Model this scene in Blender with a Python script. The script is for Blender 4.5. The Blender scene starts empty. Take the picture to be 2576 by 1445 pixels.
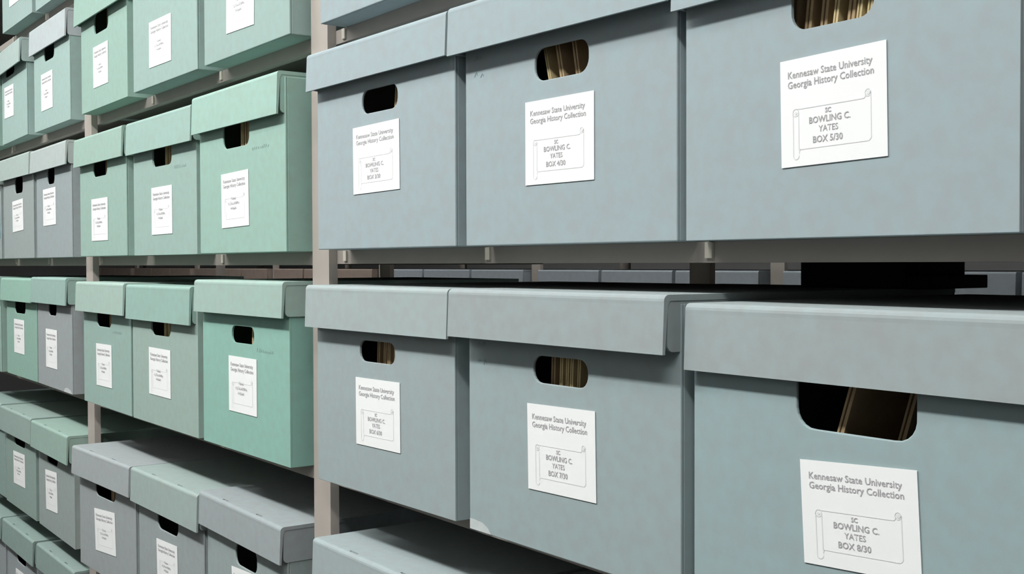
import bpy, bmesh, math, random
from mathutils import Vector, Matrix

C = bpy.context.scene.collection
SC = bpy.context.scene
H0 = 1.33                                   # camera height above the floor; all z below are given from eye level

# ------------------------------------------------------------------ camera
F_PX, YAW, PITCH, ROLL, DIST = 2903.62, 0.94811, -0.02041, -0.00321, 0.6887
cam_data = bpy.data.cameras.new('camera')
cam = bpy.data.objects.new('camera', cam_data)
C.objects.link(cam)
SC.camera = cam
cam_data.sensor_fit = 'HORIZONTAL'
cam_data.sensor_width = 36.0
cam_data.lens = F_PX / 2576.0 * 36.0
cam_data.clip_start = 0.02
fwd = Vector((-math.sin(YAW) * math.cos(PITCH), math.cos(YAW) * math.cos(PITCH), math.sin(PITCH)))
rgt = Vector((math.cos(YAW), math.sin(YAW), 0))
up = rgt.cross(fwd)
R_ = math.cos(ROLL) * rgt + math.sin(ROLL) * up
U_ = -math.sin(ROLL) * rgt + math.cos(ROLL) * up
m3 = Matrix((R_, U_, -fwd)).transposed()
cam.matrix_world = Matrix.Translation((0, -DIST, H0)) @ m3.to_4x4()

# ------------------------------------------------------------------ world, lights, exposure
world = bpy.data.worlds.new('world')
SC.world = world
world.use_nodes = True
world.node_tree.nodes['Background'].inputs[0].default_value = (0.75, 0.85, 1.0, 1)
world.node_tree.nodes['Background'].inputs[1].default_value = 0.02
SC.view_settings.view_transform = 'Standard'
SC.view_settings.look = 'None'
SC.view_settings.gamma = 1.0
SC.view_settings.use_curve_mapping = False
SC.view_settings.exposure = 0.49

CEIL = H0 + 1.62
LAMPS = [  # x, y, length along x, width, watts
    (-4.6, -1.10, 1.25, 0.16, 13.5),
    (-2.9, -1.10, 1.25, 0.16, 19.5),
    (-1.35, -1.10, 1.25, 0.16, 25.0),
    (0.35, -1.10, 1.25, 0.16, 18.0),
    (-5.0, 1.30, 1.25, 0.16, 7.5),
    (-2.6, 1.30, 1.25, 0.16, 7.5),
]
for (lx, ly, ll, lw, watts) in LAMPS:
    ld = bpy.data.lights.new('tube_light', 'AREA')
    ld.shape = 'RECTANGLE'
    ld.size = ll
    ld.size_y = lw
    ld.energy = watts
    ld.color = (0.985, 1.0, 0.995)
    lo = bpy.data.objects.new('tube_light', ld)
    lo.location = (lx, ly, CEIL - 0.305)
    C.objects.link(lo)
    # added upward lamp, bounces extra soft fill off the ceiling
    ud = ld.copy()
    ud.name = 'fill_uplight'
    ud.energy = watts * 0.5
    uo = bpy.data.objects.new('fill_uplight', ud)
    uo.location = (lx, ly, CEIL - 0.235)
    uo.rotation_euler = (math.pi, 0, 0)
    C.objects.link(uo)

# ------------------------------------------------------------------ helpers
def obj(name, bm, mat, parent=None, smooth=False):
    bmesh.ops.recalc_face_normals(bm, faces=bm.faces)
    me = bpy.data.meshes.new(name)
    bm.to_mesh(me)
    bm.free()
    if smooth:
        for p in me.polygons:
            p.use_smooth = True
    me.materials.append(mat)
    o = bpy.data.objects.new(name, me)
    C.objects.link(o)
    if parent is not None:
        o.parent = parent
    return o


def tag(o, label, cat, group=None):
    o['label'] = label
    o['category'] = cat
    if group:
        o['group'] = group
    return o


def thing(name, label, cat, loc, group=None):
    o = bpy.data.objects.new(name, None)
    o.empty_display_size = 0.05
    o.location = loc
    C.objects.link(o)
    return tag(o, label, cat, group)


def struct(name, bm, mat):
    o = obj(name, bm, mat)
    o['kind'] = 'structure'
    return o


def bx(bm, x0, x1, y0, y1, z0, z1):
    vs = [bm.verts.new(p) for p in ((x0, y0, z0), (x1, y0, z0), (x1, y1, z0), (x0, y1, z0),
                                    (x0, y0, z1), (x1, y0, z1), (x1, y1, z1), (x0, y1, z1))]
    for f in ((0, 3, 2, 1), (4, 5, 6, 7), (0, 1, 5, 4), (1, 2, 6, 5), (2, 3, 7, 6), (3, 0, 4, 7)):
        bm.faces.new([vs[i] for i in f])
    return vs


def prism(bm, pts, axis, a0, a1):
    """extrude a 2-D outline along an axis ('x': pts are (y,z); 'y': pts are (x,z))."""
    def mk(p, a):
        return (a, p[0], p[1]) if axis == 'x' else (p[0], a, p[1])
    A = [bm.verts.new(mk(p, a0)) for p in pts]
    B = [bm.verts.new(mk(p, a1)) for p in pts]
    n = len(pts)
    bm.faces.new(A)
    bm.faces.new(B[::-1])
    for i in range(n):
        bm.faces.new((A[i], B[i], B[(i + 1) % n], A[(i + 1) % n]))


def bevel(o, w, seg=2, angle=40):
    md = o.modifiers.new('bevel', 'BEVEL')
    md.width = w
    md.segments = seg
    md.limit_method = 'ANGLE'
    md.angle_limit = math.radians(angle)


# ------------------------------------------------------------------ materials
def material(name, col, rough=0.8, mottle=0.0, scale=60.0, hue=0.0, bump=0.0, spec=0.2):
    m = bpy.data.materials.new(name)
    m.use_nodes = True
    nt = m.node_tree
    b = nt.nodes['Principled BSDF']
    b.inputs['Roughness'].default_value = rough
    b.inputs['Specular IOR Level'].default_value = spec
    b.inputs['Base Color'].default_value = (*col, 1)
    if mottle > 0:
        tc = nt.nodes.new('ShaderNodeTexCoord')
        n1 = nt.nodes.new('ShaderNodeTexNoise')
        n1.inputs['Scale'].default_value = scale
        n1.inputs['Detail'].default_value = 4.0
        nt.links.new(tc.outputs['Object'], n1.inputs['Vector'])
        rp = nt.nodes.new('ShaderNodeValToRGB')
        lo, hi = 1 - mottle, 1 + mottle
        rp.color_ramp.elements[0].position = 0.3
        rp.color_ramp.elements[1].position = 0.7
        rp.color_ramp.elements[0].color = (col[0] * (lo + hue), col[1] * lo, col[2] * lo, 1)
        rp.color_ramp.elements[1].color = (col[0] * (hi - hue), col[1] * hi, col[2] * hi, 1)
        nt.links.new(n1.outputs['Fac'], rp.inputs['Fac'])
        nt.links.new(rp.outputs['Color'], b.inputs['Base Color'])
        if bump > 0:
            bp = nt.nodes.new('ShaderNodeBump')
            bp.inputs['Strength'].default_value = bump
            bp.inputs['Distance'].default_value = 0.002
            n2 = nt.nodes.new('ShaderNodeTexNoise')
            n2.inputs['Scale'].default_value = scale * 0.35
            n2.inputs['Detail'].default_value = 3.0
            nt.links.new(tc.outputs['Object'], n2.inputs['Vector'])
            nt.links.new(n2.outputs['Fac'], bp.inputs['Height'])
            nt.links.new(bp.outputs['Normal'], b.inputs['Normal'])
    return m


_board = {}
def board(col):
    if col not in _board:
        _board[col] = material('archival_board', tuple(c * 0.87 for c in col), 0.85, 0.05, 70.0, 0.045, 0.25)
    return _board[col]


M_STEEL = material('painted_steel', (0.42, 0.375, 0.335), 0.55, 0.03, 30.0)
M_SHELF = material('painted_steel_shaded', (0.34, 0.305, 0.275), 0.55, 0.03, 30.0)  # post paint darkened, puts the shade under overhanging boxes into the colour
M_CLIP = material('pale_clip', (0.58, 0.54, 0.46), 0.6)
M_PAPER = material('label_paper', (0.86, 0.865, 0.85), 0.8)
M_INK = material('printed_ink', (0.38, 0.37, 0.38), 0.8)
M_LINE = material('printed_outline', (0.74, 0.74, 0.74), 0.8)
M_MANILA = material('manila_folder', (0.58, 0.47, 0.26), 0.8, 0.08, 40.0)
M_MANILA2 = material('tan_folder', (0.46, 0.34, 0.20), 0.8, 0.08, 40.0)
M_BROWNBOX = material('brown_cardboard', (0.33, 0.26, 0.22), 0.85, 0.06, 40.0)
M_FAR = material('far_grey_board', (0.36, 0.40, 0.43), 0.85, 0.05, 60.0)
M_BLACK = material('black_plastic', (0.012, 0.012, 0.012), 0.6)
M_TORN = material('torn_board', (0.52, 0.56, 0.55), 0.9, 0.06, 90.0)
M_BLUE = material('blue_sticker', (0.06, 0.28, 0.42), 0.6)
M_FLOOR = material('vinyl_floor', (0.07, 0.066, 0.062), 0.5, 0.06, 12.0)
M_WALL = material('painted_wall', (0.20, 0.20, 0.197), 0.9, 0.02, 8.0)
M_CEIL = material('ceiling_tile', (0.78, 0.78, 0.77), 0.9, 0.03, 25.0)
M_PENCIL = material('pencil_mark', (0.25, 0.33, 0.31), 0.9)
M_HOUSING = material('white_enamel', (0.75, 0.75, 0.74), 0.4)

# ------------------------------------------------------------------ measured layout (metres from eye level / camera foot)
WB, HB, LH, OV, LF, LT, FL = 0.318, 0.2611, 0.0576, 0.0047, 0.0126, -0.0100, 0.0018
DEPTH = 0.385
POST_X = {'A': -3.6826, 'B': -2.5736, 'C': -1.4647, 'D': -0.3560}
POST_W, POST_Y = 0.05, 0.022
LIP_Y, LIP_H, SHELF_BACK = 0.034, 0.0187, 0.425
# key (row, bay, place): shelf z, (x, y, yaw, lid seat, lid drop, body dw, lid dw, lid dx, lid dy), label, handhole
BOXES = {
    (0, 'A', 1): (0.6068, (-3.2464, 0.0009, -0.0023, 0.0, 0.0, -0.0016, 0.0, 0.0, 0.0), None, None),
    (1, 'A', 1): (0.3186, (-3.2939, 0.0076, -0.0319, -0.0156, 0.0024, -0.0041, -0.0021, -0.0021, -0.0045), (0.0959, 0.1056, 0.1212, 0.0807, -0.0247), (0.1086, 0.1143, 0.1712)),
    (1, 'A', 2): (0.3186, (-2.9379, 0.005, -0.0032, -0.0076, 0.0042, 0.0007, -0.0021, -0.0, 0.0034), (0.1218, 0.0863, 0.1042, 0.086, 0.0003), (0.141, 0.0933, 0.1559)),
    (1, 'B', 0): (0.3177, (-2.5134, -0.0001, -0.0082, -0.0079, 0.0035, -0.0014, 0.0, -0.0006, 0.0001), (0.1425, 0.0841, 0.1034, 0.0829, -0.0035), (0.1453, 0.0998, 0.1505)),
    (1, 'B', 1): (0.3177, (-2.1492, -0.0065, 0.0046, 0.0, 0.0, 0.0036, 0.0, 0.0, 0.0), (0.1464, 0.0729, 0.1122, 0.0809, -0.0124), None),
    (1, 'B', 2): (0.3177, (-1.7948, -0.0053, 0.0011, 0.0, 0.0, 0.0007, 0.0, 0.0, 0.0), (0.1473, 0.0783, 0.1052, 0.0872, -0.0259), None),
    (1, 'C', 0): (0.3157, (-1.3853, -0.0031, 0.0, 0.0, 0.0, 0.0, 0.0, -0.0, 0.0), None, None),
    (2, 'A', 1): (0.0165, (-3.2321, -0.0049, -0.0005, 0.0046, -0.0021, -0.001, 0.0004, 0.0004, 0.0016), (0.1589, 0.1075, 0.1124, 0.0779, 0.035), (0.168, 0.084, 0.1634)),
    (2, 'A', 2): (0.0165, (-2.9, -0.0016, -0.0105, 0.0024, -0.0046, 0.0005, -0.0011, -0.0001, 0.0003), (0.1256, 0.1172, 0.1165, 0.0848, 0.009), (0.1392, 0.0658, 0.1687)),
    (2, 'B', 0): (0.0172, (-2.5147, -0.0053, -0.0027, -0.0053, 0.0013, -0.0025, 0.0012, 0.0007, 0.0019), (0.1416, 0.0741, 0.1115, 0.0852, -0.0008), (0.1447, 0.096, 0.1613)),
    (2, 'B', 1): (0.0172, (-2.1705, -0.0011, 0.01, -0.0049, 0.0026, -0.0011, 0.0008, 0.0001, 0.0005), (0.1511, 0.0787, 0.1043, 0.0845, 0.0045), (0.152, 0.0989, 0.1574)),
    (2, 'B', 2): (0.0172, (-1.8095, -0.0089, 0.0019, -0.0001, 0.0025, 0.0065, -0.0009, 0.0006, 0.0018), (0.145, 0.0811, 0.1048, 0.0831, 0.019), (0.1484, 0.0996, 0.1599)),
    (2, 'C', 0): (0.0188, (-1.3766, -0.0125, 0.0181, 0.0029, -0.0089, 0.0039, 0.0007, 0.0001, 0.0001), (0.1516, 0.1089, 0.1101, 0.0822, 0.0136), (0.1596, 0.0845, 0.1642, 0.1926)),
    (2, 'C', 1): (0.0188, (-1.0417, -0.0015, 0.032, 0.0045, -0.0055, -0.0027, 0.0012, -0.003, -0.0044), (0.1568, 0.1011, 0.1036, 0.0832, 0.0002), (0.1595, 0.0807, 0.1617, 0.1938)),
    (2, 'C', 2): (0.0188, (-0.7133, 0.0063, -0.011, 0.0, 0.0, -0.0137, 0.0, 0.0009, 0.0), (0.1552, 0.0964, 0.0979, 0.0822, 0.0206), (0.1542, 0.0767, 0.1583)),
    (3, 'A', 1): (-0.2829, (-3.2362, 0.0003, -0.0012, -0.0013, 0.0003, -0.0004, -0.0012, -0.0012, -0.0003), (0.1396, 0.1021, 0.1089, 0.0858, -0.0061), (0.1483, 0.115, 0.1608)),
    (3, 'A', 2): (-0.2829, (-2.9082, -0.0, -0.016, 0.0033, 0.0023, -0.0012, -0.0016, 0.0008, -0.001), (0.1352, 0.0901, 0.1055, 0.089, 0.0021), (0.1453, 0.0751, 0.1671)),
    (3, 'B', 0): (-0.2854, (-2.4915, -0.0073, -0.0058, -0.0005, 0.003, 0.0017, -0.0011, -0.0004, -0.0014), (0.1464, 0.0844, 0.1053, 0.0847, 0.0135), (0.1461, 0.1013, 0.1613)),
    (3, 'B', 1): (-0.2854, (-2.1614, -0.0085, 0.0088, -0.0023, 0.0059, 0.0097, -0.0031, 0.0004, 0.0021), (0.1453, 0.0949, 0.1101, 0.0841, -0.0025), (0.1515, 0.1016, 0.1596)),
    (3, 'B', 2): (-0.2854, (-1.8086, -0.0064, 0.0114, 0.01, -0.0065, 0.0025, 0.0013, 0.0002, 0.0005), (0.1584, 0.1025, 0.1038, 0.0849, -0.0006), (0.1588, 0.0831, 0.1658, 0.1898)),
    (3, 'C', 0): (-0.2837, (-1.3836, -0.0112, 0.0256, 0.0053, -0.0029, 0.0027, 0.0043, 0.0002, -0.0014), (0.155, 0.1017, 0.1041, 0.0832, 0.0095), (0.1532, 0.0831, 0.1635, 0.1867)),
    (3, 'C', 1): (-0.2837, (-1.0251, -0.0093, 0.0117, 0.006, -0.0072, 0.0, 0.0001, -0.0049, -0.0069), (0.1561, 0.1034, 0.1035, 0.085, 0.0192), (0.1542, 0.0828, 0.1664, 0.1931)),
    (3, 'C', 2): (-0.2837, (-0.694, -0.0034, 0.0001, -0.0007, -0.0021, 0.0, 0.0, 0.0035, 0.0037), (0.1668, 0.0991, 0.1021, 0.0777, 0.0587), (0.162, 0.1047, 0.1589)),
    (4, 'A', 1): (-0.6193, (-3.2422, -0.0042, -0.0001, -0.0011, 0.0046, -0.0003, 0.0002, 0.0002, -0.0), (0.1482, 0.1026, 0.1215, 0.0828, 0.0304), (0.1506, 0.1197, 0.1601)),
    (4, 'A', 2): (-0.6193, (-2.8997, -0.0036, -0.0072, -0.0024, 0.0048, 0.0001, -0.0004, -0.0011, -0.003), (0.1208, 0.0968, 0.1044, 0.0924, 0.0616), (0.1269, 0.1024, 0.1594)),
    (4, 'B', 0): (-0.6225, (-2.4814, -0.0216, 0.0449, -0.0051, -0.0002, 0.0038, 0.0034, 0.0005, -0.0011), (0.1545, 0.0917, 0.1182, 0.0843, 0.0764), (0.1556, 0.1158, 0.1575)),
    (4, 'B', 1): (-0.6225, (-2.1464, -0.0052, 0.0155, -0.0049, 0.0044, 0.0, -0.0006, -0.0, -0.0003), (0.1479, 0.0936, 0.1024, 0.0786, 0.0437), (0.1496, 0.1026, 0.1505)),
    (4, 'B', 2): (-0.6225, (-1.8159, 0.0008, -0.0137, 0.0023, -0.0045, 0.0, -0.0028, -0.0, 0.0012), (0.1607, 0.1143, 0.1014, 0.0837, 0.0634), (0.1645, 0.0838, 0.1597, 0.1938)),
    (4, 'C', 0): (-0.6136, (-1.3852, -0.0041, 0.0, -0.0001, 0.0, 0.0, 0.0, -0.0, -0.0), None, None),
    (5, 'A', 1): (-0.9224, (-3.2579, 0.0002, 0.0015, 0.0009, 0.0029, 0.0, -0.0019, 0.0, 0.001), None, None),
    (5, 'A', 2): (-0.9224, (-2.9037, 0.0019, -0.0001, 0.0034, 0.0, 0.0, 0.0, -0.0, 0.0015), None, None),}
SHELF_Z = {}
for (r, b, k), v in BOXES.items():
    SHELF_Z[(r, b)] = v[0]
ROW_Z = {0: 0.6169, 1: 0.3195, 2: 0.0187, 3: -0.2840, 4: -0.6170, 5: -0.9305, 6: -1.238}
for r in ROW_Z:
    for b in 'ABC':
        SHELF_Z.setdefault((r, b), ROW_Z[r])

# boxes only partly in view at the edges of the photo, placed like their neighbours
def like(key, src, x, **kw):
    z, q, lab, hole = BOXES[src]
    q = (x,) + q[1:3] + (0.0, 0.0, 0.0, 0.0, 0.0, 0.0)
    BOXES[key] = (SHELF_Z[key[:2]], q, lab, hole)

like((0, 'A', 2), (1, 'A', 2), -2.9150)
like((1, 'A', 0), (1, 'B', 0), -3.6260)
like((2, 'A', 0), (2, 'B', 0), -3.5750)
like((3, 'A', 0), (3, 'B', 0), -3.5800)
like((4, 'A', 0), (4, 'B', 1), -3.5850)
like((5, 'A', 0), (4, 'B', 1), -3.6000)
like((4, 'C', 1), (4, 'B', 1), -1.0450)
BOXES[(1, 'C', 0)] = (SHELF_Z[(1, 'C')], BOXES[(1, 'C', 0)][1], (0.150, 0.098, 0.104, 0.084, 0.01), (0.155, 0.082, 0.164, 0.194))
BOXES[(0, 'A', 1)] = (SHELF_Z[(0, 'A')], BOXES[(0, 'A', 1)][1], (0.135, 0.095, 0.104, 0.084, 0.0), (0.145, 0.10, 0.160))
BOXES[(4, 'C', 0)] = (SHELF_Z[(4, 'C')], BOXES[(4, 'C', 0)][1], (0.150, 0.098, 0.104, 0.084, 0.01), (0.155, 0.082, 0.164, 0.194))
BOXES[(5, 'A', 1)] = (SHELF_Z[(5, 'A')], BOXES[(5, 'A', 1)][1], (0.147, 0.098, 0.104, 0.084, 0.03), (0.150, 0.10, 0.160))
BOXES[(5, 'A', 2)] = (SHELF_Z[(5, 'A')], BOXES[(5, 'A', 2)][1], (0.147, 0.098, 0.104, 0.084, 0.03), (0.150, 0.10, 0.160))

G_ = (0.36, 0.52, 0.45)       # green board
BG = (0.385, 0.455, 0.475)    # blue-grey board
GY = (0.375, 0.410, 0.420)    # grey board
# key: (body colour, lid colour, words for the body, words for the lid)
LOOK = {
    (0, 'A', 1): ((0.40, 0.52, 0.49), G_, 'pale green', ''), (0, 'A', 2): ((0.40, 0.52, 0.49), G_, 'pale green', ''),
    (1, 'A', 0): (G_, G_, 'green', ''), (1, 'A', 1): ((0.40, 0.54, 0.50), (0.46, 0.56, 0.53), 'pale green', ''),
    (1, 'A', 2): ((0.40, 0.54, 0.50), (0.53, 0.58, 0.59), 'pale green', ' with whitish lid'),
    (1, 'B', 0): (G_, G_, 'pale green', ''), (1, 'B', 1): ((0.37, 0.50, 0.46), G_, 'pale green', ''), (1, 'B', 2): ((0.36, 0.48, 0.445), G_, 'pale green', ''),
    (1, 'C', 0): (BG, BG, 'blue-grey', ''),
    (2, 'A', 0): ((0.37, 0.42, 0.41), (0.45, 0.54, 0.50), 'grey-green', ''), (2, 'A', 1): ((0.37, 0.42, 0.41), (0.45, 0.54, 0.50), 'grey', ' with pale lid'),
    (2, 'A', 2): ((0.365, 0.415, 0.42), (0.49, 0.55, 0.53), 'grey', ' with whitish lid'),
    (2, 'B', 0): ((0.36, 0.51, 0.445), (0.38, 0.53, 0.46), 'green', ''), (2, 'B', 1): ((0.365, 0.50, 0.45), (0.38, 0.53, 0.475), 'green', ''),
    (2, 'B', 2): ((0.355, 0.53, 0.455), (0.385, 0.56, 0.485), 'green', ''),
    (2, 'C', 0): (BG, BG, 'blue-grey', ''), (2, 'C', 1): (BG, BG, 'blue-grey', ''), (2, 'C', 2): (BG, BG, 'blue-grey', ''),
    (3, 'A', 0): ((0.33, 0.46, 0.40), G_, 'green', ''), (3, 'A', 1): ((0.31, 0.49, 0.41), (0.34, 0.54, 0.45), 'strong green', ''),
    (3, 'A', 2): ((0.37, 0.40, 0.405), (0.35, 0.50, 0.45), 'grey', ' with green lid'),
    (3, 'B', 0): ((0.345, 0.48, 0.43), (0.42, 0.55, 0.49), 'green', ''), (3, 'B', 1): ((0.37, 0.48, 0.43), (0.34, 0.50, 0.44), 'grey-green', ''),
    (3, 'B', 2): ((0.30, 0.52, 0.44), (0.39, 0.52, 0.465), 'bright green', ''),
    (3, 'C', 0): ((0.375, 0.44, 0.445), (0.40, 0.46, 0.455), 'blue-grey', ''), (3, 'C', 1): ((0.365, 0.44, 0.445), (0.37, 0.42, 0.42), 'blue-grey', ''),
    (3, 'C', 2): ((0.355, 0.45, 0.46), (0.37, 0.42, 0.42), 'blue-grey', ''),
    (4, 'A', 0): ((0.30, 0.41, 0.37), (0.33, 0.44, 0.40), 'grey-green', ''), (4, 'A', 1): ((0.31, 0.41, 0.37), (0.34, 0.44, 0.40), 'grey-green', ''),  # board colours lowered, mostly standing in for weaker light low on the rack
    (4, 'A', 2): ((0.355, 0.41, 0.39), (0.34, 0.47, 0.41), 'grey', ' with green lid'),
    (4, 'B', 0): ((0.375, 0.41, 0.41), (0.40, 0.435, 0.44), 'grey', ''), (4, 'B', 1): ((0.365, 0.41, 0.41), (0.38, 0.46, 0.435), 'grey', ' with greenish lid'),
    (4, 'B', 2): ((0.355, 0.42, 0.41), (0.37, 0.41, 0.415), 'grey', ''),
    (4, 'C', 0): (BG, (0.39, 0.45, 0.455), 'blue-grey', ''), (4, 'C', 1): (BG, (0.36, 0.40, 0.40), 'blue-grey', ''),
    (5, 'A', 0): (GY, (0.30, 0.40, 0.365), 'grey-green', ''), (5, 'A', 1): (GY, (0.30, 0.40, 0.365), 'grey-green', ''), (5, 'A', 2): (GY, (0.30, 0.39, 0.36), 'grey-green', ''),  # darker green lids, partly darkened to stand in for light falloff
}
ROW_WORDS = ['topmost visible', 'second', 'third', 'fourth', 'fifth', 'lowest visible']
BAY_WORDS = {'A': 'left of the far post', 'B': 'between the two posts', 'C': 'right of the near post'}
PLACE_WORDS = ['left', 'middle', 'right-hand']
BOX_NO = {(2, 'C', 0): '3', (2, 'C', 1): '4', (2, 'C', 2): '5', (3, 'C', 0): '6', (3, 'C', 1): '7', (3, 'C', 2): '8'}


# ------------------------------------------------------------------ box parts (local frame: origin at the body's front bottom-left corner)
def skew(a):
    """front turned by a, sides still running straight back (soft cardboard)"""
    c, s = math.cos(a), math.sin(a)
    return lambda u, v, w: (c * u, s * u + v, w)


def apply(bm, f):
    for v in bm.verts:
        v.co = f(*v.co)


def ray_rr(th, hw, hh, r):
    """distance from the centre of a rounded rectangle to its edge along th"""
    dx, dz = math.cos(th), math.sin(th)
    t = min(hw / abs(dx) if abs(dx) > 1e-9 else 1e9, hh / abs(dz) if abs(dz) > 1e-9 else 1e9)
    x, z = abs(t * dx), abs(t * dz)
    cx, cz = hw - r, hh - r
    if r > 0 and x > cx and z > cz:
        ax, az = abs(dx), abs(dz)
        bq = ax * cx + az * cz
        cq = cx * cx + cz * cz - r * r
        t = bq + math.sqrt(max(bq * bq - cq, 0))
    return t * dx, t * dz


def body_bm(w, h, hole, top_r):
    T = 0.0032
    bm = bmesh.new()
    hx, hw, z0 = hole[0], hole[1] / 2, hole[2]
    z1 = hole[3] if len(hole) > 3 else z0 + 0.040
    hz, hh = (z0 + z1) / 2, (z1 - z0) / 2
    r = min(0.0135 if hole[1] < 0.1 else 0.016, hh * 0.9)
    ths = [2 * math.pi * i / 72 for i in range(72)]
    for (x, z) in ((0, 0), (w, 0), (w, h), (0, h)):
        ths.append(math.atan2(z - hz, x - hx) % (2 * math.pi))
    ths = sorted(set(round(t, 6) for t in ths))
    ring = []
    for th in ths:
        px, pz = ray_rr(th, hw, hh, r)
        dx, dz = math.cos(th), math.sin(th)
        tx = ((w - hx) / dx if dx > 1e-9 else (-hx / dx if dx < -1e-9 else 1e9))
        tz = ((h - hz) / dz if dz > 1e-9 else (-hz / dz if dz < -1e-9 else 1e9))
        t = min(tx, tz)
        ring.append(((hx + px, hz + pz), (hx + t * dx, hz + t * dz)))
    V = [[bm.verts.new((p[0], y, p[1])) for p in pr] for y in (0, T) for pr in ring]
    n = len(ring)
    for i in range(n):
        j = (i + 1) % n
        a, b_, c, d = V[i], V[j], V[n + i], V[n + j]
        bm.faces.new((a[0], b_[0], b_[1], a[1]))
        bm.faces.new((c[0], c[1], d[1], d[0]))
        bm.faces.new((a[0], c[0], d[0], b_[0]))
        bm.faces.new((a[1], b_[1], d[1], c[1]))
    bx(bm, 0, T, T, DEPTH - T, 0, h)
    bx(bm, w - T, w, T, DEPTH - T, 0, h)
    bx(bm, 0, w, DEPTH - T, DEPTH, 0, h)
    bx(bm, T, w - T, T, DEPTH - T, 0, T)
    return bm


def lid_bm(w, d, h, fl, slots):
    """w,d outer size, h drop of the front flap; front face at y=0, flares by fl; slots = list of (x0,x1)"""
    T = 0.0030
    RAD = 0.0055
    bm = bmesh.new()
    # bent strip: back edge of top -> rounded fold -> bottom of front flap, as a closed profile (y,z), z=0 is the lid top
    def prof(slot):
        pts = [(d, 0.0)]
        if slot:      # a narrow cut through the board just behind the fold
            pts += [(RAD + 0.0040, 0.0), (RAD + 0.0040, -0.0046), (RAD + 0.0006, -0.0046), (RAD + 0.0006, 0.0)]
        for i in range(5):
            a = math.pi / 2 * i / 4
            pts.append((RAD - RAD * math.sin(a), -RAD + RAD * math.cos(a)))
        pts.append((0.0, -0.0085))
        pts += [(-fl, -h), (-fl + T, -h), (T + 0.0015, -0.0095), (T + 0.004, -T - 0.0022), (d, -T - 0.0022)]
        return pts
    xs = [0.0]
    for (a, b) in slots:
        xs += [a, b]
    xs.append(w)
    for i in range(len(xs) - 1):
        slot = i % 2 == 1
        prism(bm, prof(slot), 'x', xs[i], xs[i + 1])
    # side flaps, set in a little behind the front fold; lower front corner rounded
    def side(x0, x1):
        R = 0.006
        y0, y1, zt, zb = 0.0048, d, -0.0005, -h + 0.002
        pts = [(y0, zt), (y1, zt), (y1, zb)]
        for i in range(5):
            a = math.pi / 2 * i / 4
            pts.append((y0 + R - R * math.sin(a), zb + R - R * math.cos(a)))
        prism(bm, pts, 'x', x0, x1)
    side(0.0007, 0.0007 + T)
    side(w - 0.0007 - T, w - 0.0007)
    bx(bm, 0.0007, w - 0.0007, d - T, d, -h + 0.002, -0.0005)
    return bm


def text_mesh(lines):
    """lines: (string, size, x, z, align, weight) -> mesh in the x-z plane"""
    bm = bmesh.new()
    for (s, size, x, z, al, wt) in lines:
        cu = bpy.data.curves.new('t', 'FONT')
        cu.body = s
        cu.size = size
        cu.align_x = al
        cu.offset = wt
        cu.resolution_u = 2
        ob = bpy.data.objects.new('t', cu)
        me = bpy.data.meshes.new_from_object(ob)
        me.transform(Matrix.Translation((x, -0.00025, z)) @ Matrix.Rotation(math.pi / 2, 4, 'X'))
        bm.from_mesh(me)
        bpy.data.objects.remove(ob)
        bpy.data.curves.remove(cu)
        bpy.data.meshes.remove(me)
    return bm


def flat(bm, pts, y=-0.0002):
    bm.faces.new([bm.verts.new((p[0], y, p[1])) for p in pts])


def stroke(bm, pts, wd, y=-0.0002):
    for (a, b) in zip(pts, pts[1:]):
        dx, dz = b[0] - a[0], b[1] - a[1]
        L = math.hypot(dx, dz) or 1
        nx, nz = -dz / L * wd / 2, dx / L * wd / 2
        flat(bm, [(a[0] + nx, a[1] + nz), (b[0] + nx, b[1] + nz), (b[0] - nx, b[1] - nz), (a[0] - nx, a[1] - nz)], y)


def arc(cx, cz, r, a0, a1, n=10):
    return [(cx + r * math.cos(math.radians(a0 + (a1 - a0) * i / n)), cz + r * math.sin(math.radians(a0 + (a1 - a0) * i / n))) for i in range(n + 1)]


LBW, LBH = 0.104, 0.084


def lettering_bm(no):
    def X(f): return (f - 0.5) * LBW
    def Z(f): return (0.5 - f) * LBH
    L = [('Kennesaw State University', 0.0077, X(0.075), Z(0.175), 'LEFT', 0.00008),
         ('Georgia History Collection', 0.0077, X(0.075), Z(0.268), 'LEFT', 0.00008)]
    if no:
        L += [('SC', 0.0052, X(0.47), Z(0.540), 'CENTER', 0.00012),
              ('BOWLING C.', 0.0070, X(0.48), Z(0.620), 'CENTER', 0.00010),
              ('YATES', 0.0068, X(0.47), Z(0.705), 'CENTER', 0.00005),
              ('BOX %s/30' % no, 0.0072, X(0.46), Z(0.800), 'CENTER', 0.00010)]
    bm = text_mesh(L)
    if not no:      # typed lines too small to read
        rng = random.Random(5)
        for (c, half, f) in ((0.47, 0.09, 0.50), (0.46, 0.20, 0.59), (0.46, 0.11, 0.68)):
            x = X(c - half)
            while x < X(c + half):
                wd = rng.uniform(0.0016, 0.0030)
                hh = rng.uniform(0.0030, 0.0044)
                stroke(bm, [(x, Z(f)), (x, Z(f) + hh)], 0.0008)
                stroke(bm, [(x, Z(f) + hh * rng.choice((0, .5, 1))), (x + wd * 0.8, Z(f) + hh * rng.choice((0, .5, 1)))], 0.0008)
                x += wd + 0.0008
    return bm


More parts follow.
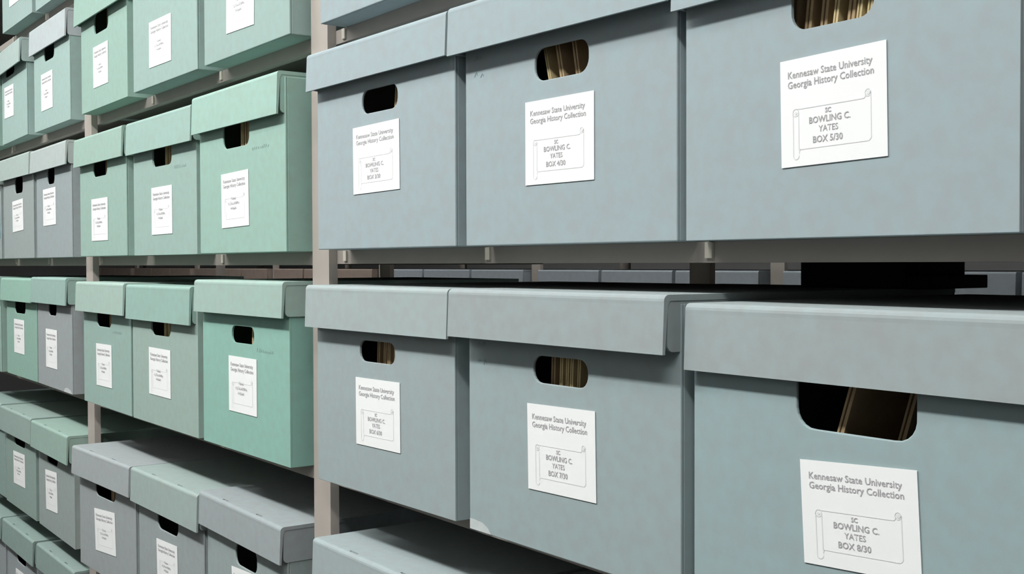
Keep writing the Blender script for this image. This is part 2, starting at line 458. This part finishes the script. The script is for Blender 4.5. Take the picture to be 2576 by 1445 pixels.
def outline_bm():
    """the scroll-shaped outline printed round the text"""
    def X(f): return (f - 0.5) * LBW
    def Z(f): return (0.5 - f) * LBH
    bm = bmesh.new()
    wd = 0.0007
    stroke(bm, [(X(.155), Z(.47)), (X(.80), Z(.47)), (X(.82), Z(.44))], wd)
    stroke(bm, [(X(.86), Z(.42)), (X(.86), Z(.82)), (X(.84), Z(.845)), (X(.19), Z(.845)), (X(.18), Z(.88))], wd)
    stroke(bm, [(X(.125), Z(.50)), (X(.125), Z(.90))], wd)
    stroke(bm, arc(X(.153), Z(.90), .0029, 180, 360), wd)
    stroke(bm, [(X(.18), Z(.50)), (X(.18), Z(.845))], wd)
    stroke(bm, arc(X(.152), Z(.50), .0029, 0, 360, 14), wd)
    stroke(bm, arc(X(.835), Z(.425), .0027, 0, 360, 14), wd)
    for (cx, cz, r) in ((X(.152), Z(.505), .0013), (X(.838), Z(.425), .0017)):
        flat(bm, arc(cx, cz, r, 0, 330, 11))
    return bm


_letter = {}
def letter_mesh(no):
    if no not in _letter:
        o = obj('lettering', lettering_bm(no), M_INK)
        p = obj('printed_border', outline_bm(), M_LINE)
        _letter[no] = (o.data, p.data)
        bpy.data.objects.remove(o)
        bpy.data.objects.remove(p)
    return _letter[no]


FOLDERS = {   # u position in the hole (fraction), lean, set-back, tan?
    (2, 'C', 0): [(.62, .10, .030, 1), (.80, .06, .022, 0), (.92, .04, .020, 0), (1.10, .02, .02, 1)],
    (2, 'C', 1): [(.10, -.25, .016, 0), (.30, -.22, .022, 1), (.55, -.18, .030, 1), (1.0, -.12, .018, 0), (1.15, -.10, .018, 0)],
    (2, 'C', 2): [(-.1, .12, .018, 1), (.08, .12, .020, 1), (.26, .12, .024, 1), (.46, .14, .012, 0), (.62, .14, .018, 1), (.74, .14, .012, 0), (.86, .14, .012, 0), (.96, .14, .014, 0)],
    (3, 'C', 0): [(.20, .05, .03, 1), (.40, .05, .028, 1), (.58, .05, .020, 1), (.75, .05, .020, 0), (.92, .05, .022, 1)],
    (3, 'C', 1): [(.12, .04, .030, 1), (.36, .05, .016, 0), (.46, .05, .018, 0), (.56, .05, .015, 0), (.66, .05, .020, 0), (.98, .05, .035, 1)],
    (3, 'C', 2): [(.30, .32, .03, 1), (.62, .30, .10, 1)],
    (2, 'B', 2): [(.42, .0, .022, 0), (.62, .0, .020, 1), (.80, .0, .020, 0), (.95, .0, .022, 1)],
    (2, 'B', 1): [(.36, .0, .02, 0), (.55, .0, .022, 1), (.75, .0, .020, 0), (.92, .0, .022, 1)],
    (2, 'B', 0): [(.38, .0, .03, 1), (.60, .0, .022, 1), (.82, .0, .020, 1)],
    (3, 'B', 2): [(.62, .04, .022, 1), (.80, .04, .020, 0), (.95, .04, .022, 1)],
    (3, 'B', 1): [(.36, .0, .02, 0), (.55, .0, .020, 0), (.75, .0, .018, 0), (.92, .0, .020, 1)],
    (3, 'B', 0): [(.38, .0, .03, 1), (.60, .0, .022, 1), (.85, .0, .020, 1)],
    (4, 'B', 0): [(.55, .0, .020, 1), (.80, .0, .020, 0)],
    (1, 'B', 0): [(.55, .0, .020, 1), (.80, .0, .020, 1)],
}

for key in sorted(BOXES):
    r, b, k = key
    zs, q, lab, hole = BOXES[key]
    x, y, yaw, dz, dl, dw, dwl, lx, ly = q
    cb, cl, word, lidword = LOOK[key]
    if key == (3, 'C', 2):
        hole = hole + (0.216,)
    w = WB + dw
    lid_top = HB + LT + dz
    body_h = lid_top - 0.0078
    lh = LH + dl
    where = '%s one %s, %s shelf' % (PLACE_WORDS[k], BAY_WORDS[b], ROW_WORDS[r])
    root = thing('archive_box', '%s archive box%s, %s' % (word, lidword, where), 'box', (x, y, H0 + zs), 'archive boxes on the shelving rack')
    f = skew(yaw)
    hole_ = list(hole or (0.145, 0.10, 0.160))
    if len(hole_) > 3:
        hole_[3] = max(hole_[3], hole_[2] + 0.026)
    else:
        hole_.append(min(hole_[2] + 0.042, body_h - 0.030))
    bm = body_bm(w, body_h, hole_, 0)
    apply(bm, f)
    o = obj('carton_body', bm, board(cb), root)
    bevel(o, 0.0011)
    # lid
    wl = WB + 2 * OV + dwl
    rng = random.Random(100 * r + 10 * ord(b) + k)
    s0, s1 = wl * rng.uniform(.26, .31), wl * rng.uniform(.66, .71)
    sw = 0.021
    bm = lid_bm(wl, DEPTH + LF + 0.008 - ly, lh, FL, [(s0, s0 + sw), (s1, s1 + sw)])
    for v in bm.verts:
        v.co = Vector(f(v.co.x - OV + lx, v.co.y - LF + ly, v.co.z + lid_top))
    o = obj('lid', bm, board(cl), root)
    # paper label with its printing
    if lab is not None:
        u, wz, lw, lhh, ang = lab
        bm = bmesh.new()
        bx(bm, -lw / 2, lw / 2, -0.0002, 0.0002, -lhh / 2, lhh / 2)
        o = obj('paper_label', bm, M_PAPER, root)
        c, s = math.cos(yaw), math.sin(yaw)
        o.matrix_local = Matrix.Translation(f(u, -0.0007, wz)) @ Matrix.Rotation(yaw, 4, 'Z') @ Matrix.Rotation(-ang, 4, 'Y')
        me1, me2 = letter_mesh(BOX_NO.get(key, None))
        for nm, me in (('lettering', me1), ('printed_border', me2)):
            t = bpy.data.objects.new(nm, me)
            C.objects.link(t)
            t.parent = o
            t.location = (0, -0.0002, 0)
            t.scale = (lw / LBW, 1, lhh / LBH)
    if key in ((2, 'B', 1), (2, 'B', 2), (3, 'B', 0), (3, 'B', 2)):      # faint handwriting right of the handhole
        bm = bmesh.new()
        rg = random.Random(r * 7 + k)
        px, pz = hole_[0] + hole_[1] * 0.62, hole_[2] - 0.010
        for i in range(9):
            h1 = rg.uniform(.003, .007)
            stroke(bm, [(px, pz), (px + .0025, pz + h1), (px + .004, pz + .001)], 0.0006, -0.0004)
            px += rg.uniform(.0055, .0085)
        apply(bm, f)
        obj('pencil_note', bm, M_PENCIL, root)
    if key in ((2, 'C', 1), (3, 'C', 1)):
        bm = bmesh.new()
        rg = random.Random(r)
        for (px, pz) in ((.018, .196), (.026, .197), (.017, .180), (.028, .178)):
            stroke(bm, [(px, pz), (px + rg.uniform(.001, .004), pz + rg.uniform(.003, .006)), (px + .005, pz + .001)], 0.0008, -0.0004)
        apply(bm, f)
        obj('scuff_mark', bm, M_PENCIL, root)
    if key in ((3, 'C', 1), (3, 'A', 2)):       # pale torn paper at a corner or edge
        bm = bmesh.new()
        if key == (3, 'C', 1):
            pts = [(0.001, 0.001), (0.040, 0.001), (0.034, 0.007), (0.024, 0.011), (0.010, 0.012), (0.001, 0.012)]
        else:
            pts = [(w - 0.075, 0.001), (w - 0.002, 0.001), (w - 0.012, 0.008), (w - 0.040, 0.012), (w - 0.062, 0.010)]
        flat(bm, pts, -0.0004)
        apply(bm, f)
        obj('torn_patch', bm, M_TORN, root)
    if key == (2, 'A', 0):
        bm = bmesh.new()
        bx(bm, w - 0.115, w - 0.012, -0.0008, -0.0001, 0.055, 0.135)
        apply(bm, f)
        o = obj('blue_sticker', bm, M_BLUE, root)
        o['label'] = 'blue sticker'
    # folders standing inside, seen through the handhole
    for i, (fu, lean, back, tan) in enumerate(FOLDERS.get(key, ())):
        u0 = hole_[0] - hole_[1] / 2 + fu * hole_[1]
        zc = hole_[2] + 0.01
        zt = body_h - 0.014
        bm = bmesh.new()
        th = 0.0045 if not tan else 0.0065
        if b == 'B':
            th *= 2.2
        ub, ut = u0 - lean * (zc - 0.004), u0 + lean * (zt - zc)
        pts = [(ub - th / 2, 0.0045), (ub + th / 2, 0.0045), (ut + th / 2, zt), (ut + th / 6, zt), (ub, 0.010), (ut - th / 6, zt), (ut - th / 2, zt)]
        prism(bm, pts, 'y', 0.0045 + back * 0.42, 0.33)
        apply(bm, f)
        fo = obj('file_folder', bm, M_MANILA2 if tan else M_MANILA)
        fo.location = (x, y, H0 + zs)
        tag(fo, 'brown file folder seen in the handhole of the box %s, %s' % (
            {'A': 'left of far post', 'B': PLACE_WORDS[k] + ' between posts', 'C': PLACE_WORDS[k] + ' of near post'}[b], ROW_WORDS[r] + ' shelf'),
            'folder', 'folders in box %s of the %s shelf %s' % (PLACE_WORDS[k], ROW_WORDS[r], BAY_WORDS[b]))

# ------------------------------------------------------------------ steel shelving
def upright_bm(x0, yf, wd, z1, dep):
    """folded channel: front face, two returns"""
    bm = bmesh.new()
    t = 0.002
    bx(bm, x0, x0 + wd, yf, yf + t, 0, z1)
    bx(bm, x0, x0 + t, yf + t, yf + dep, 0, z1)
    bx(bm, x0 + wd - t, x0 + wd, yf + t, yf + dep, 0, z1)
    return bm


def shelf_bm(x0, x1, yf, yb, z):
    bm = bmesh.new()
    t = 0.0015
    bx(bm, x0, x1, yf, yb, z - t, z - 0.0002)
    bx(bm, x0, x1, yf, yf + t, z - LIP_H, z - t)
    bx(bm, x0, x1, yf + t, yf + 0.014, z - LIP_H, z - LIP_H + t)
    bx(bm, x0, x1, yb - t, yb, z - LIP_H, z - t)
    return bm


def rack(label, yf, ylip, yb, bays, rows, zof, clips=True, posts='fb', top=2.32):
    root = thing('shelving_rack', label, 'shelving', (0, 0, 0))
    xs = sorted(set([bb[0] for bb in bays] + [bb[1] for bb in bays]))
    for px in xs:
        if 'f' in posts:
            obj('upright_post', upright_bm(px, yf, POST_W, top, 0.013), M_STEEL, root)
        if 'b' in posts:
            obj('upright_post', upright_bm(px, yb + 0.002, POST_W, top, 0.012), M_STEEL, root)
    for i, (p0, p1) in enumerate(bays):
        for r in rows:
            z = H0 + zof(r, i)
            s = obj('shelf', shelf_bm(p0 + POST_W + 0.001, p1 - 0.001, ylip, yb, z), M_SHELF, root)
            if clips:
                for j in range(3):
                    cx = p0 + 0.0766 + 0.338 * j
                    bm = bmesh.new()
                    bx(bm, cx - 0.0042, cx + 0.0042, ylip - 0.0025, ylip, z - LIP_H + 0.004, z - 0.001)
                    obj('shelf_clip', bm, M_CLIP, s)
    return root


PX = [POST_X[c] for c in 'ABCD']
BAYS = [(PX[0], PX[1]), (PX[1], PX[2]), (PX[2], PX[3])]
rack('beige-grey steel shelving rack carrying the lidded archive boxes', POST_Y, LIP_Y, SHELF_BACK, BAYS, range(7),
     lambda r, i: SHELF_Z[(r, 'ABC'[i])], True, 'f')
# the rack standing back to back with it, and the one across the next aisle
rack('dark steel rack behind the boxes, its posts black in the slit', 0.445, 0.446, 0.745, BAYS, (2, 3), lambda r, i: ROW_Z[r], False, 'b')
FY = 1.75
FP = [-3.29 + 1.1085 * i for i in range(-5, 4)]
FB = list(zip(FP, FP[1:]))
rack('far steel rack across the next aisle, glimpsed through the slit', FY + 0.01, FY + 0.011, FY + 0.42, FB, (2, 3), lambda r, i: ROW_Z[r] + (0.004 if r == 3 else 0.035), False)


# ------------------------------------------------------------------ boxes on the far rack, seen through the slit
def far_box(mat, label, group):
    root = thing('archive_box', label, 'box', (0, 0, 0), group)
    bm = body_bm(WB, HB - 0.012, (0.155, 0.082, 0.164, 0.194), 0)
    obj('carton_body', bm, mat, root)
    bm = lid_bm(WB + 0.012, DEPTH + 0.012, LH, FL, [(0.09, 0.11), (0.22, 0.24)])
    for v in bm.verts:
        v.co.x -= 0.006
        v.co.y -= 0.010
        v.co.z += HB - 0.004
    obj('lid', bm, mat, root)
    return root


def copy_tree(o, parent=None):
    c = o.copy()
    C.objects.link(c)
    if parent is not None:
        c.parent = parent
    for ch in list(o.children):
        copy_tree(ch, c)
    return c


protos = {}
for i, (p0, p1) in enumerate(FB):
    brown = i < 4
    for j in range(3):
        if brown:
            lab_, grp = 'dim brown box glimpsed in the slit between the two posts', 'brown boxes on the far rack'
        else:
            lab_, grp = 'dim grey box glimpsed in the slit right of the near post', 'grey boxes on the far rack'
        if brown not in protos:
            o = protos[brown] = far_box(M_BROWNBOX if brown else M_FAR, lab_, grp)
        else:
            o = copy_tree(protos[brown])
        o.location = (p0 + POST_W + 0.018 + j * 0.345, FY, H0 + ROW_Z[3] + 0.004)

# black things lying on the lids in the slit
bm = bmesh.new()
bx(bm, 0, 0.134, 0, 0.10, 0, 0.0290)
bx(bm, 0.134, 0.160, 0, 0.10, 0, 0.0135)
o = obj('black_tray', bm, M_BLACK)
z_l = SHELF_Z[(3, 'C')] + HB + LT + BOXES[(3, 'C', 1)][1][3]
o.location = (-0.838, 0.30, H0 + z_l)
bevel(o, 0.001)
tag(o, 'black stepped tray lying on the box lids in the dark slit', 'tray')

# ------------------------------------------------------------------ room
XL, XR, YN, YF2 = -10.0, 2.6, -1.75, 3.6
bm = bmesh.new(); bx(bm, XL, XR, YN, YF2, -0.05, 0.0); struct('floor', bm, M_FLOOR)
bm = bmesh.new(); bx(bm, XL, XR, YN, YF2, CEIL, CEIL + 0.05); struct('ceiling', bm, M_CEIL)
bm = bmesh.new(); bx(bm, XL - 0.1, XL, YN, YF2, 0, CEIL); struct('wall_left', bm, M_WALL)
bm = bmesh.new(); bx(bm, XR, XR + 0.1, YN, YF2, 0, CEIL); struct('wall_right', bm, M_WALL)
bm = bmesh.new(); bx(bm, XL, XR, YN - 0.1, YN, 0, CEIL); struct('wall_near', bm, M_WALL)
bm = bmesh.new(); bx(bm, XL, XR, YF2, YF2 + 0.1, 0, CEIL); struct('wall_far', bm, M_WALL)

for (lx, ly, ll, lw, watts) in LAMPS:
    n = 'over the near aisle' if ly < 0 else 'over the far aisle'
    t = thing('ceiling_light', 'white fluorescent ceiling light fixture %s' % n, 'light', (lx, ly, CEIL), 'ceiling lights ' + n)
    bm = bmesh.new()
    bx(bm, -ll / 2 - 0.02, ll / 2 + 0.02, -lw / 2 - 0.02, lw / 2 + 0.02, -0.30, -0.24)
    for sx in (-ll / 2 + 0.1, ll / 2 - 0.1):
        rod = bmesh.new()
        bx(rod, sx - 0.004, sx + 0.004, -0.004, 0.004, -0.24, 0.0)
        obj('hanger_rod', rod, M_HOUSING, t)
    o = obj('housing', bm, M_HOUSING, t)
    bevel(o, 0.006)
